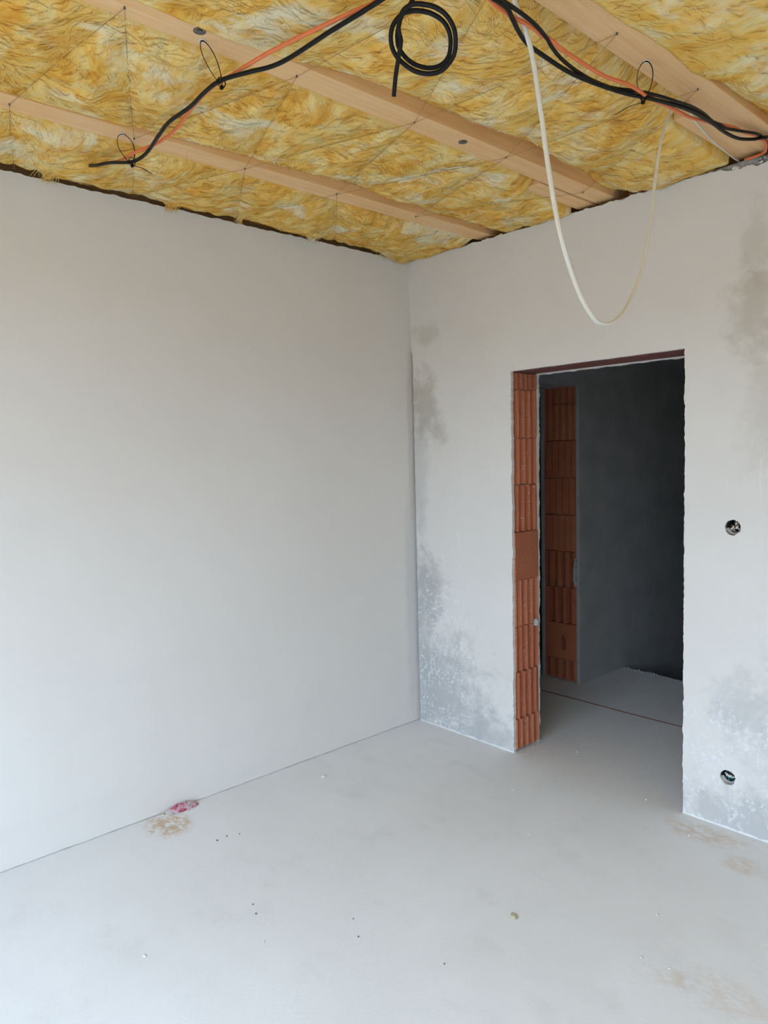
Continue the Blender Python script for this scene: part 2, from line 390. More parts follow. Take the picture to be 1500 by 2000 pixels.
def block(kind, Wd, h, sd, mapf, mat, parent, loc, hole=None):
    r = random.Random(sd)
    if hole:
        o = ragged((0, 0), (Wd, 0), .03, .0015, sd) + ragged((Wd, 0), (Wd, h), .03, .0015, sd + 1) + ragged((Wd, h), (0, h), .03, .0015, sd + 2) + ragged((0, h), (0, 0), .03, .0015, sd + 3)
        ob_ = slab('clay_block', o, [hole], -0.088, 0.0, lambda u, v, t: mapf(u, v, t), mat, parent, loc)
        v, f = box_vf(0, Wd, 0, h, -0.10, -0.088)
        bk = mesh('block_core', [mapf(*q) for q in v], f, mat, ob_)
        return ob_
    P = profile(kind, Wd, sd); ring = P + [(Wd, -.10), (0, -.10)]; n = len(ring)
    lev = [0, .003, h * .3, h * .62, h - .003, h]; V, F = [], []
    for k, v in enumerate(lev):
        for i, (u, d) in enumerate(ring):
            if i < len(P):
                dd = d - (.004 if k in (0, 5) else 0) + r.uniform(-.0007, .0007)
                V.append(mapf(u, v + (r.uniform(-.0025, .0025) if k in (0, 1, 4, 5) else 0), dd))
            else: V.append(mapf(u, v, d))
    for k in range(5):
        for i in range(n): F.append((k * n + i, k * n + (i + 1) % n, (k + 1) * n + (i + 1) % n, (k + 1) * n + i))
    F.append(tuple(reversed(range(n)))); F.append(tuple(5 * n + i for i in range(n)))
    return mesh('clay_block', V, F, mat, parent, loc=loc)
rows = [0.012, .178, .436, .684, .936, 1.192, 1.443, 1.69, 1.942, DH]
kinds = ['flute', 'flute', 'flute', 'flute', 'smooth', 'flute', 'flute', 'flute', 'faint']
slot = [(.128, .19), (.133, .188), (.137, .2), (.137, .2525), (.125, .2525), (.126, .21)]
for i, k in enumerate(kinds):
    h = rows[i + 1] - rows[i] - .003
    hole = None
    if k == 'smooth': hole = [(.126, h - .003), (.127, h - .035), (.131, h - .045), (.136, h - .035), (.138, h - .003)]
    block(k, .2, h, 20 + i, lambda u, v, t: (t, u, v), M['clay'], wb, (DL, .02, rows[i]), hole)
# lintel over the doorway: shell and strips on its underside
li = boxes('lintel', [(DL - .02, DR + .0, .02, .22, DH + .012, DH + .06)], M['lintel'], wb)
for a, b in ((.021, .082), (.088, .152), (.158, .219)):
    bevel(boxes('lintel_strip', [(DL + .0, DR, a, b, DH - .001, DH + .014)], M['lintel'], li), .004)

# hall partition with its own doorway, seen end-on
PX0, PX1, PY = 0.052, 0.309, 1.246
L2 = 2.055
hw_out = [(TK, L2), (PY, L2)] + ragged((PY, L2), (PY + .002, 0), .012, .004, 31.0) + [(PY + .002, 0), (1.84, 0), (1.84, -2.7), (7.2, -2.7), (7.2, 2.95), (TK, 2.95)]
# notch where the coat has broken off
hw = slab('wall_hall', hw_out, [], PX1, PX1 + .026, lambda u, v, t: (t, u, v), M['hall']); tag(hw, kind='structure')
boxes('masonry_core', [(PX0, PX1, PY + .09, 7.2, -2.7, 2.95), (PX0, PX1, TK, PY + .1, L2 + .05, 2.95)], M['mortar'], hw)
slab('rear_render', [(TK, L2), (PY, L2)] + ragged((PY, L2), (PY, 0), .014, .004, 33.0) + [(PY, 0), (7.2, 0), (7.2, 2.95), (TK, 2.95)], [], PX0 - .03, PX0, lambda u, v, t: (t, u, v), M['hall'], hw)
rows2 = [0.008, .157, .412, .667, .922, 1.176, 1.432, 1.69, 1.94, L2]
kinds2 = ['deep', 'smooth', 'holes', 'deep', 'slit', 'slit', 'slit', 'faint', 'faint']
for i, k in enumerate(kinds2):
    h = rows2[i + 1] - rows2[i] - .003
    hole = None
    if k == 'smooth': hole = [(.125, .125), (.128, .09), (.143, .055), (.150, .053), (.163, .075), (.166, .12), (.160, .15), (.147, .185), (.140, .16), (.132, .15)]
    block(k, PX1 - PX0, h, 50 + i, lambda u, v, t: (u, -t, v), M['clay'], hw, (PX0, PY, rows2[i]), hole)
l2 = boxes('lintel', [(PX0, PX1, TK, PY + .1, L2 + .012, L2 + .05)], M['cement'], hw)
for a, b in ((PX0, .135), (.142, .225), (.232, PX1)):
    boxes('lintel_strip', [(a, b, TK, PY + .02, L2 - .004, L2 + .014)], M['cement'], l2)
# broken render patch beside the second door opening
pv = ragged((-.004, 0), (-.02, .06), .01, .004, 41.0) + ragged((-.02, .06), (-.016, .15), .01, .006, 42.0) + [(-.004, .2), (.006, .2), (.006, 0)]
slab('mortar_lump', [(PX1 + u, .68 + v) for u, v in pv], [], PY - .012, PY + .01, lambda u, v, t: (u, t, v), M['mortar'], hw)
LUMP = (DL - .002, .198, .665)

# rest of the shell, outside the picture
wr = boxes('wall_right', [(RX, RX + .3, WY - .3, 1.71, -.05, 2.95)], M['left']); tag(wr, kind='structure')
fw = slab('wall_front', [(-.3, -.05), (RX + .3, -.05), (RX + .3, 2.95), (-.3, 2.95)], [[(WX0, WZ0), (WX1, WZ0), (WX1, WZ1), (WX0, WZ1)]], WY - .3, WY, lambda u, v, t: (u, t, v), M['left']); tag(fw, kind='structure')
wi = boxes('window_1', [(WX0, WX0 + .06, WY - .2, WY - .13, WZ0, WZ1), (WX1 - .06, WX1, WY - .2, WY - .13, WZ0, WZ1), (WX0, WX1, WY - .2, WY - .13, WZ0, WZ0 + .06), (WX0, WX1, WY - .2, WY - .13, WZ1 - .06, WZ1)] + [(q - .04, q + .04, WY - .2, WY - .13, WZ0, WZ1) for q in (WX0 + (WX1 - WX0) / 3, WX0 + (WX1 - WX0) * 2 / 3)], M['frame']); tag(wi, kind='structure')
ce = boxes('ceiling', [(-.3, RX + .3, WY - .3, .25, 2.95, 3.0)], M['deck']); tag(ce, kind='structure')
ch_ = boxes('ceiling_hall', [(-2.6, RX + .3, TK, 7.3, 2.95, 3.05)], M['left']); tag(ch_, kind='structure')
sh = boxes('wall_stairwell', [(-2.6, RX + .3, 7.2, 7.4, -2.8, 3.0), (1.9, 2.1, 1.71, 7.3, -2.8, 3.0), (-2.6, RX + .3, 1.4, 1.7, -2.8, -.22)], M['shaft']); tag(sh, kind='structure')
shf = boxes('floor_stairwell', [(-.3, 2.2, 1.5, 7.3, -2.9, -2.75)], M['shaft']); tag(shf, kind='structure')
hr = boxes('wall_hall_right', [(1.95, 2.15, .24, 1.75, -.05, 3.0), (1.9, 5.5, 1.71, 1.9, -.3, 3.0)], M['left']); tag(hr, kind='structure')
hs = boxes('wall_side_room', [(-2.6, -2.5, .0, 7.3, -.05, 3.0), (-2.6, -.3, .0, .24, -.05, 3.0), (-2.6, .06, 4.0, 4.1, -.05, 3.0)], M['hall']); tag(hs, kind='structure')
boxes('side_floor', [(-2.6, PX0, 1.84, 4.1, -.2, -.001)], M['floor'], hs)
gv, gf = [], []
for gx in (-70, 70):
    for gy, gz in ((-5.0, -3.0), (-9.0, -3.0), (-20.0, BANK), (-60.0, BANK + 4.0), (-60.0, -4.0), (-5.0, -4.0)): gv.append((gx, gy, gz))
gf = [(i, (i + 1) % 6, 6 + (i + 1) % 6, 6 + i) for i in range(6)] + [tuple(range(6)), tuple(range(6, 12))]
gr = mesh('ground', gv, gf, M['ground']); tag(gr, kind='structure')  # yard outside, rising to the added bank that limits the sky light
# wall plates, set back on the masonry, that close the recess above the plaster
pl = boxes('trim_1', [(-.3, -.14, WY, .24, H - .006, 2.95), (-.14, RX, .14, .22, H - .006, 2.95)], M['wood']); tag(pl, kind='structure')

# ------------------------------------------------------------------ joists
JO = [(0.500, 0.602), (1.212, 1.312), (1.938, 2.048), (2.655, 2.755), (3.375, 3.475), (4.09, 4.19), (4.81, 4.91)]
JL = ['pale timber ceiling joist running beside the blank plaster wall', 'pale timber ceiling joist with two bolt heads and a short batten beside its end',
      'pale timber ceiling joist that carries the cables to the broken wall top', 'pale timber ceiling joist beyond the one that carries the cables', 'pale timber ceiling joist over the open room floor', 'pale timber ceiling joist past the middle of the room', 'pale timber ceiling joist at the far side of the room']
joists = []
for (a, b), lab in zip(JO, JL):
    o = boxes('ceiling_joist', [(a, b, WY, .145, JZ, 2.95)], M['wood']); bevel(o, .003)
    tag(o, lab, 'joist', 'ceiling joists'); joists.append(o)
def batten(nm, x0, x1, y0, z0, lab):
    V = []
    o = boxes(nm, [(x0, x1, y0, .05, z0, z0 + .05)], M['wood']); bevel(o, .002); tag(o, lab, 'batten'); return o
b1 = batten('timber_batten', 1.116, 1.204, -.40, JZ - .002, 'short timber batten tucked beside the joist end above the doorway')
b2 = batten('timber_batten', 1.842, 1.934, -.50, JZ + .006, 'short timber batten beside the cable joist at the broken wall top')

# nails and bolts belong to the joists
WJ = {0: [(.548, -2.297), (.555, -1.894), (.566, -1.45), (.572, -.996), (.574, -.515)],
      1: [(1.257, -2.222), (1.262, -1.698), (1.270, -1.212), (1.285, -.729), (1.262, -.16)],
      2: [(1.99, -1.62), (2.001, -1.155), (2.005, -.673)]}
nv, nf = tube_vf([Vector((0, 0, .004)), Vector((0, 0, -.004)), Vector((0, 0, -.0042)), Vector((0, 0, -.0058))], .0022, 7, taper=None)
nv = nv[:14] + [Vector((v.x * 1.5, v.y * 1.5, v.z)) for v in nv[14:]]
nme = None
for j, L in WJ.items():
    for (x, y) in L:
        if nme is None:
            o = mesh('nail', nv, nf, M['steel'], joists[j], loc=(x, y, JZ)); nme = o.data
        else:
            o = link(bpy.data.objects.new('nail', nme), joists[j]); o.location = (x, y, JZ)
def bolt(x, y, par):
    V, F = [], []
    for (ra, rb, z0, z1) in ((.017, .012, .001, -.0016), (.0095, .0, .001, -.004)):
        n = 18; k = len(V)
        for z in (z0, z1):
            for r_ in (ra, rb):
                for i in range(n):
                    q = i / n * math.tau; V.append((math.cos(q) * r_, math.sin(q) * r_, z))
        for i in range(n):
            e = (i + 1) % n
            F += [(k + i, k + e, k + 2 * n + e, k + 2 * n + i), (k + 2 * n + i, k + 2 * n + e, k + 3 * n + e, k + 3 * n + i), (k + 3 * n + i, k + 3 * n + e, k + n + e, k + n + i)]
    o = mesh('bolt', V, F, M['steel'], par, loc=(x, y, JZ)); o['label'] = 'dark round bolt head with washer ring'
bolt(1.283, -2.028, joists[1]); bolt(1.268, -.96, joists[1])

# ------------------------------------------------------------------ tie wires
WIRES = {0: [], 1: [], 2: []}
ZW = JZ - .0045
z0 = WJ[0]; z1 = WJ[1]; z2 = WJ[2]
bay1 = []
for a, b in zip(z0, z1): bay1 += [a, b]
bay2 = [z1[1], z2[0], z1[2], z2[1], z1[3], z2[2], z1[4]]
WIRES[1] = [(bay1[i], bay1[i + 1]) for i in range(len(bay1) - 1)]
WIRES[2] = [(bay2[i], bay2[i + 1]) for i in range(len(bay2) - 1)]
WIRES[0] = [(z0[0], (.0, -2.13)), (z0[1], (.0, -1.66)), (z0[2], (.0, -1.15)), (z0[3], (.0, -.55)), ((.0, -1.66), z0[2]), ((.0, -1.15), z0[3])]
WL = ['thin tie wire zigzagging over the wool beside the blank plaster wall', 'thin tie wire zigzagging over the wool between the first two joists from the blank wall', 'thin tie wire zigzagging over the wool beside the cable joist']
def wire_obj(i):
    V, F = [], []
    rnd = random.Random(i + 90)
    for a, b in WIRES[i]:
        A = Vector((a[0], a[1], ZW if a[0] > .05 else H + .012)); B = Vector((b[0], b[1], ZW if b[0] > .05 else H + .012))
        mid = (A + B) / 2 + Vector((rnd.uniform(-.006, .006), rnd.uniform(-.006, .006), .002))
        v, f = tube_vf(catmull([A, mid, B], 4), .0007, 5, base=len(V)); V += v; F += f
    o = mesh('tie_wire', V, F, M['wire'], smooth=True); tag(o, WL[i], 'wire', 'tie wires under the insulation')
for i in range(3): wire_obj(i)

# ------------------------------------------------------------------ mineral wool
def interp(x, T):
    if x <= T[0][0]: return T[0][1]
    for (a, va), (b, vb) in zip(T, T[1:]):
        if x <= b: return va + (vb - va) * (x - a) / (b - a)
    return T[-1][1]
EDGE_L = {0: [(-5, 2.754), (0, 2.754)],      # height of the wool beside each joist, over y
          1: [(-5, 2.755), (-2.1, 2.755), (-1.9, 2.765), (-1.4, 2.778), (-1.05, 2.792), (-.68, 2.80), (-.4, 2.775), (0, 2.80)],
          2: [(-5, 2.735), (-1.95, 2.737), (-1.8, 2.748), (-1.6, 2.776), (-1.45, 2.796), (-1.06, 2.806), (-.8, 2.824), (-.5, 2.834), (-.35, 2.828), (-.2, 2.80), (-.1, 2.772), (0, 2.765)],
          3: [(-5, 2.738), (-1.2, 2.735), (-1.05, 2.75), (-.95, 2.75), (-.8, 2.736), (-.62, 2.77), (0, 2.79)]}
EDGE_R = {0: [(-5, 2.742), (-1.1, 2.744), (-.98, 2.785), (-.45, 2.785), (-.3, 2.742), (0, 2.745)],
          1: [(-5, 2.738), (-.55, 2.741), (-.45, 2.79), (-.38, 2.79), (-.33, 2.755), (0, 2.755)],
          2: [(-5, 2.83), (-.6, 2.835), (-.45, 2.80), (-.1, 2.772), (0, 2.765)],
          3: [(-5, 2.745), (0, 2.745)]}
def segd(x, y, a, b):
    dx, dy = b[0] - a[0], b[1] - a[1]; t = max(0, min(1, ((x - a[0]) * dx + (y - a[1]) * dy) / (dx * dx + dy * dy)))
    return math.hypot(x - a[0] - t * dx, y - a[1] - t * dy)
TONGUES = [(-2.02, .022, .026), (-1.5, .022, .026), (-.72, .03, .028), (-.16, .10, .026), (-.05, .06, .03), (-1.15, .012, .014), (-2.42, .03, .02)]
def wool_z(i, x, y, x0, x1):
    el = interp(y, EDGE_L.get(i, EDGE_L[3])); er = interp(y, EDGE_R.get(i, EDGE_R[3]))
    d = 9
    for a, b in WIRES.get(i, []): d = min(d, segd(x, y, a, b))
    zm = 2.744 - .024 * (1 - math.exp(-(d / .085) ** 2))
    n1 = noise.noise(Vector((x * 5.5, y * 5.5, i * 3.1))); n2 = noise.fractal(Vector((x * 14, y * 14, i * 7.7)), 0.9, 2.1, 4)
    n3 = abs(noise.noise(Vector((x * 9 + n1, y * 6 - n1, i + 20.)))) 
    amp = min(1.0, d / .05)
    wl = (.085 if i in (1, 2) else .055) + .02 * noise.noise(Vector((y * 4, 1.7, i))); wr = .05 if i != 2 else .10
    kl = math.exp(-((x - x0) / wl) ** 2); kr = math.exp(-((x1 - x) / wr) ** 2)
    z = zm + max(0, 1) * ((el - zm) * kl + (er - zm) * kr)
    z += (-.010 * n1 - .006 * n2 + .012 * (.25 - n3)) * (.35 + .65 * amp) * (1 - .5 * max(kl, kr))
    z += .006 * math.exp(-(d / .008) ** 2)
    if i == 0:                                   # ragged lifted edge along the blank wall
        ew = .035 + .02 * noise.noise(Vector((y * 3.1, .2, 4.))); z += .020 * math.exp(-((x - x0) / ew) ** 2) * (noise.noise(Vector((y * 5, 3., 1.))) * .8 + .6 * noise.noise(Vector((y * 17, 7., 1.))))
        for yc, wd, dp in TONGUES: z -= dp * math.exp(-((y - yc) / wd) ** 2 - ((x - x0) / .05) ** 2)
    for bx0, bx1, by, bz in ((1.104, 1.212, -.41, 2.803), (1.830, 1.938, -.51, 2.813)):   # makes room for the battens
        if x > bx0 and x <= bx1 and y > by and i in (1, 2): z = max(z, bz)
    ky = math.exp(-((y + .02) / .035) ** 2)      # lifted at the doorway wall
    z += .008 * ky * (1 + noise.noise(Vector((x * 7, 9., i))))
    return z
BAYS = [(0.014, .500), (.602, 1.212), (1.312, 1.938), (2.048, 2.655), (2.755, 3.375), (3.475, 4.09), (4.19, 4.81), (4.91, 5.19)]
BL = ['yellow glass wool batt tucked between the blank wall and the first joist', 'yellow glass wool batt between the wall-side joist and the bolted joist',
      'yellow glass wool batt between the bolted joist and the cable joist', 'yellow glass wool batt on the far side of the cable joist', 'yellow glass wool batt over the open room floor', 'yellow glass wool batt past the middle of the ceiling', 'yellow glass wool batt beside the last joist', 'narrow yellow glass wool batt at the far side of the ceiling']
def fibres(i, x0, x1, par, cnt, ymin):
    r = random.Random(300 + i); V, F = [], []
    for q in range(cnt):
        x = r.uniform(x0 + .005, x1 - .005); y = r.uniform(ymin, -.01)
        if i in (1, 2) and x > x1 - .175 and y > (-.47 if i == 1 else -.57): continue      # none pushed into the battens
        a = .7 + 2.2 * noise.noise(Vector((x * 3.5, y * 3.5, 11. + i))) + r.gauss(0, .35); L = r.uniform(.015, .06); w = r.uniform(.0006, .0020)
        cv = r.uniform(-.9, .9); lift = r.uniform(.0005, .006); k = len(V); px, py = x, y
        for s in range(5):
            u = s / 4; aa = a + cv * u
            zz = wool_z(i, min(max(px, x0), x1), py, x0, x1) - .0008 - lift * math.sin(u * math.pi)
            ww = w * (.35 + .65 * math.sin(math.pi * (u * .9 + .05)))
            nx, ny = -math.sin(aa) * ww, math.cos(aa) * ww
            V += [(px + nx, py + ny, zz), (px - nx, py - ny, zz - .0004)]
            px += math.cos(aa) * L / 4; py += math.sin(aa) * L / 4
            px = min(max(px, x0 + .002), x1 - .002)
            py = min(py, -.004)
        F += [(k + 2 * s, k + 2 * s + 1, k + 2 * s + 3, k + 2 * s + 2) for s in range(4)]
    if i == 0:                                   # wisps hanging over the gap at the wall
        for yc, wd, dp in TONGUES:
            for q in range(int(26 + wd * 500)):
                y = min(yc + r.gauss(0, wd * .8), -.008); k = len(V); xx = .02 + r.uniform(0, .05); w = r.uniform(.0005, .0014)
                zt = wool_z(0, xx, y, x0, x1) - .001; D = r.uniform(.004, .02); dy = r.gauss(0, .012)
                for s in range(5):
                    u = s / 4; ww = w * (1 - .7 * u)
                    V += [(xx * (1 - u) + .008 * u, min(y + dy * u, -.004) - ww, zt - D * u), (xx * (1 - u) + .008 * u, min(y + dy * u, -.004) + ww, zt - D * u)]
                F += [(k + 2 * s, k + 2 * s + 1, k + 2 * s + 3, k + 2 * s + 2) for s in range(4)]
    o = sheet('wool_fibres', V, F, M['wool'], par); o['kind'] = 'stuff'
for i, (x0, x1) in enumerate(BAYS):
    st = .008 if i < 3 else (.012 if i == 3 else .03)
    ny = int(-WY / st); nx = int((x1 - x0) / st); ymax = -.006
    V, F = [], []
    ys = [WY + (ymax - WY) * k / ny for k in range(ny + 1)]
    if i < 4:                                    # coarse where it lies behind the camera's view
        cut = -2.75; ys = [y for k, y in enumerate(ys) if y > cut or k % 4 == 0]
    xs = [x0 + (x1 - x0) * k / nx for k in range(nx + 1)]
    for y in ys:
        for x in xs: V.append((x, y, wool_z(i, x, y, x0, x1)))
    m = len(xs)
    for j in range(len(ys) - 1):
        for k in range(m - 1): F.append((j * m + k, j * m + k + 1, (j + 1) * m + k + 1, (j + 1) * m + k))
    nb = len(V)                                  # sides and top close the batt
    rim = list(range(m)) + [j * m + m - 1 for j in range(1, len(ys))] + [(len(ys) - 1) * m + k for k in range(m - 2, -1, -1)] + [j * m for j in range(len(ys) - 2, 0, -1)]
    for q in rim: V.append((V[q][0], V[q][1], 2.93))
    n = len(rim)
    for q in range(n): F.append((rim[q], nb + q, nb + (q + 1) % n, rim[(q + 1) % n]))
    F.append(tuple(nb + q for q in range(n)))
    o = mesh('insulation_batt', V, F, M['wool'], smooth=True); tag(o, BL[i], 'insulation', 'glass wool between the joists')
    if i < 4: fibres(i, x0, x1, o, (4200, 5200, 5000, 2400)[i], -2.6)

# ------------------------------------------------------------------ cables
def off(P, dx=0, dy=0, dz=0): return [(a + dx, b + dy, c + dz) for a, b, c in P]
B1 = [ (0.202,-1.929,2.735), (0.348,-1.956,2.703), (0.483,-1.954,2.672), (0.616,-1.933,2.640), (0.709,-1.925,2.640), (0.862,-1.952,2.640), (0.971,-1.969,2.640), (1.093,-1.965,2.640), (1.201,-1.974,2.640), (1.283,-1.972,2.640), (1.361,-1.939,2.641), (1.428,-1.902,2.643), (1.500,-1.887,2.644), (1.638,-1.878,2.646), (1.743,-1.868,2.647), (1.816,-1.861,2.649), (1.901,-1.854,2.650), (1.964,-1.806,2.650), (1.979,-1.720,2.650), (1.984,-1.627,2.650), (1.965,-1.573,2.650), (1.942,-1.518,2.650), (1.922,-1.454,2.650), (1.915,-1.378,2.650), (1.911,-1.254,2.650), (1.923,-1.145,2.650), (1.949,-1.022,2.650), (1.973,-0.954,2.650), (1.985,-0.846,2.663), (1.994,-0.711,2.677), (1.988,-0.531,2.690), (1.975,-0.413,2.700), (1.973,-0.289,2.710), (1.995,-0.210,2.720), (2.022,-0.166,2.730) ]
B2 = [ (1.976,-1.726,2.660), (1.980,-1.659,2.660), (1.981,-1.574,2.660), (1.974,-1.493,2.660), (1.958,-1.422,2.660), (1.942,-1.376,2.660), (1.924,-1.298,2.660), (1.915,-1.185,2.660), (1.928,-1.071,2.660), (1.964,-0.990,2.660), (1.985,-0.940,2.660), (1.998,-0.806,2.673), (1.994,-0.621,2.687), (1.982,-0.460,2.700), (1.994,-0.341,2.715), (2.014,-0.215,2.730), (1.993,-0.076,2.745) ]
OR = [ (0.168,-1.926,2.738), (0.452,-1.913,2.696), (0.645,-1.944,2.655), (0.784,-1.914,2.655), (0.916,-1.916,2.655), (1.087,-1.945,2.655), (1.213,-1.956,2.655), (1.294,-1.946,2.657), (1.445,-1.928,2.659), (1.584,-1.899,2.661), (1.706,-1.868,2.664), (1.776,-1.848,2.666), (1.873,-1.842,2.668), (1.956,-1.779,2.670), (1.961,-1.681,2.668), (1.952,-1.605,2.667), (1.953,-1.547,2.665), (1.959,-1.494,2.663), (1.953,-1.409,2.662), (1.951,-1.266,2.660), (1.954,-1.143,2.658), (1.973,-1.050,2.657), (1.979,-0.945,2.655), (1.975,-0.792,2.667), (1.971,-0.645,2.680), (1.979,-0.470,2.693), (1.997,-0.304,2.707), (2.009,-0.152,2.720), (1.986,-0.062,2.725), (1.948,-0.015,2.730), (1.885,0.003,2.735) ]
W2 = [ (1.943,-0.604,2.742), (1.912,-0.511,2.742), (1.899,-0.444,2.741), (1.878,-0.303,2.741), (1.866,-0.165,2.740), (1.858,-0.041,2.740) ]
CO = [ (1.945,-1.825,2.683), (1.919,-1.832,2.656), (1.892,-1.836,2.624), (1.884,-1.838,2.615), (1.866,-1.845,2.599), (1.852,-1.844,2.577), (1.844,-1.840,2.560), (1.841,-1.831,2.542), (1.847,-1.813,2.523), (1.860,-1.793,2.510), (1.878,-1.772,2.504), (1.898,-1.756,2.507), (1.917,-1.750,2.519), (1.929,-1.754,2.538), (1.936,-1.764,2.559), (1.935,-1.783,2.578), (1.923,-1.805,2.591), (1.906,-1.828,2.597), (1.890,-1.845,2.597), (1.875,-1.857,2.591), (1.857,-1.864,2.576), (1.846,-1.862,2.557), (1.841,-1.854,2.537), (1.843,-1.840,2.519), (1.853,-1.819,2.502), (1.866,-1.800,2.491), (1.885,-1.780,2.486), (1.905,-1.764,2.489), (1.924,-1.756,2.500), (1.940,-1.754,2.516), (1.951,-1.761,2.537), (1.957,-1.773,2.558), (1.954,-1.794,2.579), (1.943,-1.817,2.592), (1.925,-1.840,2.598), (1.910,-1.856,2.598), (1.894,-1.867,2.589), (1.881,-1.868,2.573), (1.874,-1.864,2.556), (1.871,-1.855,2.538), (1.858,-1.850,2.512), (1.839,-1.843,2.477), (1.822,-1.834,2.442) ]
B1[0] = (.17, -1.93, 2.762); OR[0] = (.15, -1.925, 2.764)
OR = [(a, b, c + (.014 if 25 <= k <= 27 else 0)) for k, (a, b, c) in enumerate(OR)]
B1 += [(2.03, -.09, 2.745), (2.005, -.02, 2.752), (1.99, .03, 2.755)]
B2 += [(1.97, -.01, 2.752), (1.96, .03, 2.755)]
def separate(P, fixed, free=(0, 0)):
    """P: sampled curve; pushed off the fixed (points, gap) curves so that the sheaths only touch"""
    P = [Vector(q) for q in P]; n = len(P)
    for it in range(14):
        D = [Vector() for _ in P]
        for Q, gap in fixed:
            for k in range(n):
                best = None
                for a, b in zip(Q, Q[1:]):
                    if abs(a.x - P[k].x) + abs(a.y - P[k].y) > .12: continue
                    ab = b - a; t = max(0, min(1, (P[k] - a).dot(ab) / max(ab.dot(ab), 1e-12))); v = P[k] - (a + ab * t)
                    if best is None or v.length < best.length: best = v
                if best is not None and best.length < gap:
                    u = best.normalized() if best.length > 1e-5 else Vector((0, 0, 1))
                    D[k] += u * (gap - best.length) * .6
        for k in range(n):
            s_ = Vector(); w = 0
            for e, c in ((-2, 1), (-1, 2), (0, 3), (1, 2), (2, 1)):
                if 0 <= k + e < n: s_ += D[k + e] * c; w += c
            P[k] += (D[k] * .6 + s_ / w * .4)
    return P
R1, R2, R3 = .0058, .0050, .0052
c1 = catmull(B1); c2 = separate(catmull(B2), [(c1, R1 + R2)])
c3 = separate(catmull(OR), [(c1, R1 + R3), (c2, R2 + R3)])
tag(tube('black_cable', c1, R1, M['black'], k=1), 'long black cable tied under the joists from the wool to the broken wall top', 'cable')
tag(tube('black_cable', c2, R2, M['black'], k=1), 'shorter black cable running with the orange cable along the last joist', 'cable')
tag(tube('orange_cable', c3, R3, M['orange'], k=1), 'thin orange cable twisted along the long black cable', 'cable')
c4 = separate(catmull(CO), [(c1, .012), (c2, .011), (c3, .011)])
tag(tube('black_cable', c4, .0052, M['black'], n=12, k=1), 'black cable hanging in a double coil with a loose cut end', 'cable')
WH = [(1.985, -1.575, 2.748), (1.968, -1.556, 2.738), (1.945, -1.537, 2.716), (1.944, -1.497, 2.667), (1.943, -1.462, 2.607), (1.937, -1.418, 2.484), (1.93, -1.38, 2.369), (1.93, -1.323, 2.194), (1.93, -1.237, 2.056), (1.93, -1.165, 1.995), (1.93, -1.118, 1.981), (1.93, -1.055, 1.992), (1.93, -.988, 2.035), (1.93, -.930, 2.10), (1.93, -.88, 2.181), (1.93, -.832, 2.325), (1.93, -.801, 2.463), (1.93, -.765, 2.59), (1.93, -.718, 2.681), (1.938, -.68, 2.735), (1.943, -.64, 2.737)]
c5 = separate(catmull(WH + W2 + [(1.852, .03, 2.745)]), [(c1, R1 + .0068), (c2, R2 + .0068), (c3, R3 + .0068)])
tag(tube('white_cable', c5, .0066, M['white'], n=12, k=1, rb=.0046, twist=2.2, taper=lambda t: 1.0 if t < .4 else max(.66, 1 - (t - .4) * 1.1)), 'off-white flat cable drooping in a deep loop below the ceiling', 'cable')

# cable ties -----------------------------------------------------------
def zip_tie(top, bot, wdt, tail, lab):
    top = Vector(top); bot = Vector(bot); root = empty('cable_tie', bot); tag(root, lab, 'cable tie', 'cable ties hanging from the joists')
    ax = (bot - top); side = Vector((.6727, .7394, 0)); L = ax.length; P = []
    for i in range(29):
        a = i / 28 * math.tau; s = (1 - math.cos(a)) / 2       # 0 at top .. 1 at bottom
        shape = math.sin(a) * (1 - .55 * s ** 2)
        P.append(top + ax * s + side * shape * wdt)
    P = [q - bot for q in P]
    V, F = tube_vf(P, .0016, 6, rb=.0011); mesh('strap', V, F, M['tie'], root, smooth=True)
    v, f = box_vf(-.005, .005, -.0035, .0035, -.010, -.001); bevel(mesh('tie_head', v, f, M['tie'], root), .001)
    # wrap that grips the cables
    W_ = [Vector((math.cos(q / 16 * math.tau) * .002, math.cos(q / 16 * math.tau) * .011, math.sin(q / 16 * math.tau) * .014 + .008)) for q in range(17)]
    V, F = tube_vf(W_, .0014, 6); mesh('wrap', V, F, M['tie'], root, smooth=True)
    if tail:
        t = Vector(tail); V, F = tube_vf(catmull([Vector((0, 0, -.005)), t * .5 + Vector((0, 0, .003)), t], 4), .0014, 6, rb=.0009); mesh('tail', V, F, M['tie'], root, smooth=True)
    R_ = [top - bot + Vector((math.cos(q / 14 * math.tau) * .008, math.sin(q / 14 * math.tau) * .008, 0)) for q in range(15)]
    V, F = tube_vf(R_, .0016, 6); mesh('eyelet', V, F, M['clip'], root, smooth=True)
zip_tie((1.249, -2.002, JZ - .002), (1.283, -1.968, 2.629), .018, None, 'looped black cable tie hanging from the bolted joist beside a bolt head')
zip_tie((.560, -1.94, JZ - .002), (.618, -1.934, 2.631), .030, (.030, .055, -.028), 'looped black cable tie hanging from the joist beside the blank wall')
zip_tie((1.981, -.957, JZ - .002), (1.972, -.958, 2.640), .026, (-.062, -.052, -.035), 'looped black cable tie hanging from the cable joist')

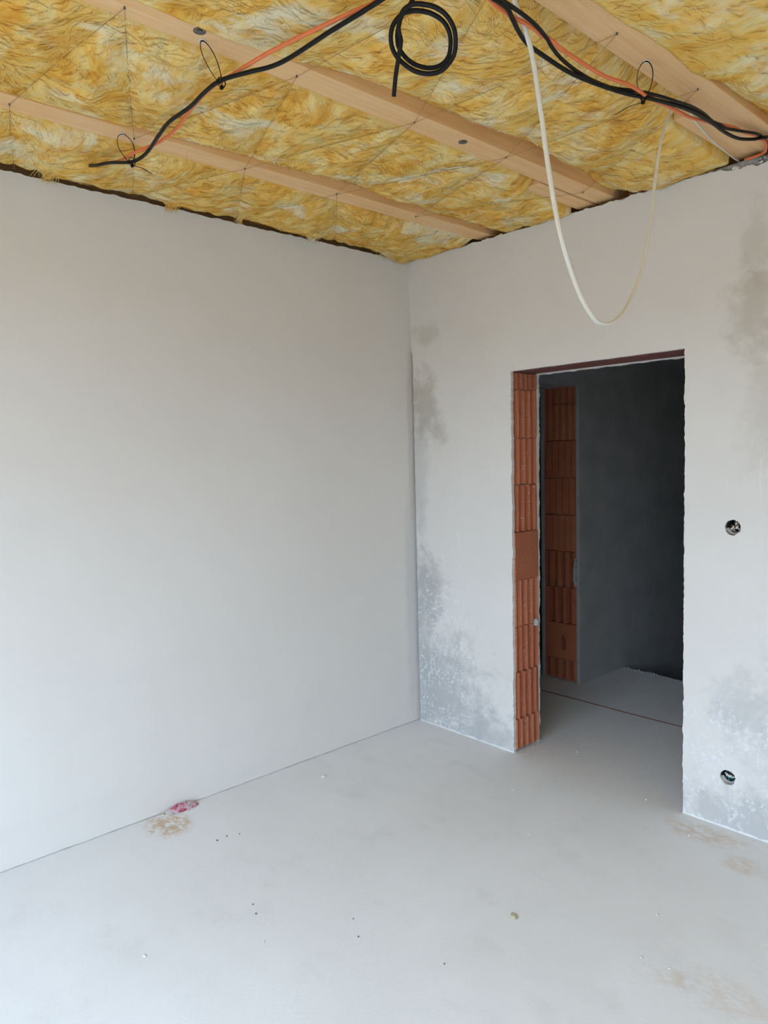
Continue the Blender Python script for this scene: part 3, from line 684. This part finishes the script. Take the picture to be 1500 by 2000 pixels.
# ------------------------------------------------------------------ switch boxes in the wall
def socket(c, sd, cols, lab):
    x, z = c; root = empty('switch_box', (x, .03, z)); tag(root, lab, 'switch box', None); r = random.Random(sd)
    V, F = [], []; n = 20
    for (rr, y) in ((.0335, -.018), (.0315, -.018), (.0305, .038), (.0335, .042)):
        for i in range(n): a = i / n * math.tau; V.append((math.cos(a) * rr, y, math.sin(a) * rr))
    for k in (0, 1):
        for i in range(n): e = (i + 1) % n; F.append((k * n + i, k * n + e, (k + 1) * n + e, (k + 1) * n + i))
    for i in range(n): e = (i + 1) % n; F.append((i, e, 3 * n + e, 3 * n + i))
    F.append(tuple(2 * n + i for i in range(n))); F.append(tuple(3 * n + i for i in range(n)))
    mesh('box_shell', V, F, M['boxp'], root)
    for k, (m, nm) in enumerate(cols):
        a = r.uniform(0, math.tau); p0 = Vector((math.cos(a) * .02, .034, math.sin(a) * .02)); b = a + r.uniform(1.5, 3)
        P = [p0, Vector((math.cos(a) * .022, .01, math.sin(a) * .022)), Vector((r.uniform(-.012, .012), -.013, r.uniform(-.014, .012))), Vector((math.cos(b) * .021, -.004, math.sin(b) * .02)), Vector((math.cos(b + .6) * .018, .02, math.sin(b + .6) * .02))]
        o = tube('core_wire', P, .0026 if k % 2 else .0034, m, root, n=6, k=4); o['label'] = nm + ' wire'
    # plaster smear at the lower rim
    V, F = [], []
    g = [(math.cos(a) * q, -.017 + .02 * (1 - (q - .012) / .018) + r.uniform(-.002, .002), math.sin(a) * q) for a in [math.pi * (1.05 + .85 * i / 9) for i in range(10)] for q in (.031, .027, .023)]
    for i in range(9):
        for k in range(2): F.append((i * 3 + k, i * 3 + k + 1, i * 3 + k + 4, i * 3 + k + 3))
    sheet('plaster_smear', g, F, M['mortar'], root)
socket(SO[0], 3, [(M['white'], 'off-white'), (M['brown'], 'brown'), (M['white'], 'off-white'), (M['black'], 'black'), (M['brown'], 'brown'), (M['white'], 'off-white'), (M['brown'], 'brown'), (M['white'], 'off-white'), (M['black'], 'black')], 'round switch box with off-white and brown wires at hand height beside the doorway')
socket(SO[1], 8, [(M['white'], 'off-white'), (M['teal'], 'teal'), (M['white'], 'off-white'), (M['teal'], 'teal'), (M['black'], 'black'), (M['white'], 'off-white'), (M['white'], 'off-white'), (M['teal'], 'teal'), (M['black'], 'black')], 'round switch box with teal and off-white wires low on the stained wall')

# ------------------------------------------------------------------ floor joint in the hall
V, F = [], []
for i in range(41):
    x = -.35 + (1.95 + .35) * i / 40; y = .957 + .018 * (x - .2) + .006 * math.sin(x * 5) ; w = .005 + .0015 * noise.noise(Vector((x * 9, 0, 0)))
    V += [(x, y - w, -.002), (x, y - w, .0025), (x, y + w, .0025), (x, y + w, -.002)]
for i in range(40):
    for k in range(4): F.append((i * 4 + k, i * 4 + (k + 1) % 4, i * 4 + 4 + (k + 1) % 4, i * 4 + 4 + k))
F += [(0, 1, 2, 3), (160, 163, 162, 161)]
tag(mesh('joint_strip', V, F, M['strip']), 'thin reddish brown joint strip across the hall floor behind the doorway', 'strip')

# ------------------------------------------------------------------ crumpled wrapper at the foot of the wall
def wrapper():
    t = NT('wrapper_film', 0.45, 0.5)
    f = t.noise(22, 4, 0.6, 0.6); g = t.noise(45, 3, 0.6)
    c = t.ramp(f, [(0.38, (0.45, 0.02, 0.08)), (0.46, (0.55, 0.16, 0.22)), (0.53, (0.62, 0.46, 0.48)), (0.66, (0.36, 0.29, 0.31))])
    y_end = t.n.new('ShaderNodeSeparateXYZ'); t.l.new(t.co, y_end.inputs[0])
    c = t.mix(t.rng(y_end.outputs['Y'], -.035, -.055), c, t.mix(g, (0.75, 0.72, 0.66), (0.45, 0.42, 0.36)))
    c = t.mix(t.rng(g, .64, .72), c, (0.12, 0.03, 0.05))
    m = t.done(c, t.bump(t.noise(60, 3), 0.6, 0.006))
    V, F = [], []; nu, nv_ = 34, 18
    for i in range(nu + 1):
        u = i / nu; s = math.sin(math.pi * min(max(u * .97 + .015, 0), 1)) ** .6; wide = .030 * s * (.55 + .45 * u); hi = .0135 * s * (.55 + .55 * u)
        for k in range(nv_):
            a = k / nv_ * math.tau; cx = math.cos(a) * wide; cz = math.sin(a) * hi
            n_ = noise.noise(Vector((u * 9, math.cos(a) * 1.6, math.sin(a) * 1.6))) * .30 + noise.noise(Vector((u * 24, math.cos(a) * 3, math.sin(a) * 3))) * .22
            x = cx * (1 + n_); z = max(cz * (1 + n_) + hi * .92 + cx * -.35, .0005 if cz < 0 else .001)
            V.append((x, (u - .5) * .185, z))
    for i in range(nu):
        for k in range(nv_): F.append((i * nv_ + k, i * nv_ + (k + 1) % nv_, (i + 1) * nv_ + (k + 1) % nv_, (i + 1) * nv_ + k))
    F += [tuple(range(nv_)), tuple(nu * nv_ + k for k in range(nv_))]
    o = mesh('crumpled_wrapper', V, F, m, loc=(.030, -1.592, 0)); o.rotation_euler = (0, 0, math.radians(-3))
    tag(o, 'crumpled red and white plastic wrapper lying against the foot of the wall', 'wrapper')
wrapper()

# ------------------------------------------------------------------ crumbs
def rock(name, r_, sd, mat, loc, fl=(1, 1, .6), lab=None, cat=None, grp=None):
    bm = bmesh.new(); bmesh.ops.create_icosphere(bm, subdivisions=2 if r_ > .006 else 1, radius=1)
    V = []
    for v in bm.verts:
        q = v.co.copy(); k = 1 + .38 * noise.noise(q * 1.7 + Vector((sd, 0, 0)))
        v.co = Vector((q.x * r_ * fl[0] * k, q.y * r_ * fl[1] * k, max(q.z * k, -.55) * r_ * fl[2] + r_ * fl[2] * .54))
    me = bpy.data.meshes.new(name); bm.to_mesh(me); bm.free(); me.materials.append(mat)
    o = link(bpy.data.objects.new(name, me)); o.location = loc; o.rotation_euler = (0, 0, sd * 1.3)
    if lab: tag(o, lab, cat, grp)
    return o
lo = rock('mortar_lump', .022, 9.3, M['mortar'], LUMP, (.55, 1.0, 1.2)); lo.parent = wb
rock('plaster_chunk', .011, 1.0, M['crumb'], (.228, -.907, 0), (1.2, .8, .6), 'pale plaster chunk on the floor before the wall corner', 'plaster chunk')
rock('stone', .014, 2.0, M['stone'], (1.585, -1.118, 0), (1.25, .75, .45), 'flat greenish yellow pebble lying on the open floor', 'pebble')
rb = random.Random(12)
for k in range(16):
    q = rock('plaster_lump', rb.uniform(.006, .015), 40.0 + k, M['crumb'] if k % 3 == 0 else M['mortar'], (rb.uniform(1.84, 2.08), rb.uniform(.0, .012), H - rb.uniform(.004, .036)), (1.5, .7, .8)); q.parent = wb
LC = 'tiny pale plaster crumb out on the open screed floor'; LD = 'tiny dark crumb out on the open screed floor'; LW = 'tiny dark crumb on the floor near the red wrapper'; LP = 'tiny pale plaster crumb on the floor in the doorway'
for k, (x, y, d, r_) in enumerate([(.394, -1.603, 1, .005), (.39, -1.554, 1, .0035), (.414, -1.506, 1, .0035), (.884, -1.734, 1, .0035), (.938, -1.755, 1, .004), (.872, -2.138, 0, .005), (.599, -1.079, 0, .004), (.988, -.344, 0, .005), (.956, .243, 0, .005), (1.428, .07, 0, .004), (1.481, -.001, 0, .005), (1.924, -.757, 0, .005), (1.994, -.996, 0, .005), (2.079, -.978, 0, .005), (1.294, -.633, 0, .005), (.975, -.838, 0, .004), (1.578, -1.464, 1, .0035), (1.763, -.173, 0, .005), (1.086, -1.819, 0, .004), (1.287, -1.575, 1, .0035), (1.202, -1.526, 1, .003), (1.31, -1.54, 0, .003)]):
    rock('dark_crumb' if d else 'plaster_crumb', r_, 5.0 + k, M['dcrumb'] if d else M['crumb'], (x, y, 0), (1.2, .9, .7), (LW if x < .5 else LD) if d else (LP if y > -.05 else LC), 'crumb', ('dark crumbs beside the wrapper' if x < .5 else 'dark crumbs on the floor') if d else ('pale crumbs in the doorway' if y > -.05 else 'pale crumbs on the floor'))
def scatter(name, spots, mat, lab):
    V, F = [], []; r = random.Random(77)
    for (x, y, s) in spots:
        k = len(V); h = s * r.uniform(.7, 1.2)
        for i in range(5): a = i / 5 * math.tau + r.random(); V.append((x + math.cos(a) * s * r.uniform(.6, 1.2), y + math.sin(a) * s * r.uniform(.6, 1.2), 0))
        V.append((x + r.uniform(-.3, .3) * s, y + r.uniform(-.3, .3) * s, h))
        F += [(k + i, k + (i + 1) % 5, k + 5) for i in range(5)] + [tuple(k + i for i in reversed(range(5)))]
    o = mesh(name, V, F, mat); tag(o, lab, 'grit', None, 'stuff')
rg = random.Random(5)
scatter('floor_grit', [(rg.uniform(.03, 2.6), rg.uniform(-2.6, -.02), rg.uniform(.0008, .0019)) for _ in range(330)] + [(rg.uniform(.8, 1.6), rg.uniform(0, 1.6), rg.uniform(.001, .002)) for _ in range(60)] + [(abs(rg.gauss(0, .004)) + .003, rg.uniform(-2.5, 0), rg.uniform(.001, .0028)) for _ in range(170)] + [(rg.uniform(.02, .73), -.003 - abs(rg.gauss(0, .006)), rg.uniform(.001, .003)) for _ in range(90)], M['crumb'], 'scattered pale plaster grit on the screed floor')
scatter('jamb_rubble', [(DL + .004 + abs(rg.gauss(0, .009)), rg.uniform(-.005, .26), rg.uniform(.0015, .006)) for _ in range(110)], M['mortar'], 'loose mortar crumbs along the foot of the brick jamb')
scatter('edge_rubble', [(rg.uniform(PX1 + .03, .62) ** 1.0, 1.80 + rg.gauss(0, .012) - .06 * 0, rg.uniform(.003, .011)) for _ in range(46)] + [(PX0 + rg.uniform(0, .27), PY - abs(rg.gauss(0, .008)), rg.uniform(.002, .006)) for _ in range(40)], M['mortar'], 'broken screed crumbs at the dark edge of the hall floor')
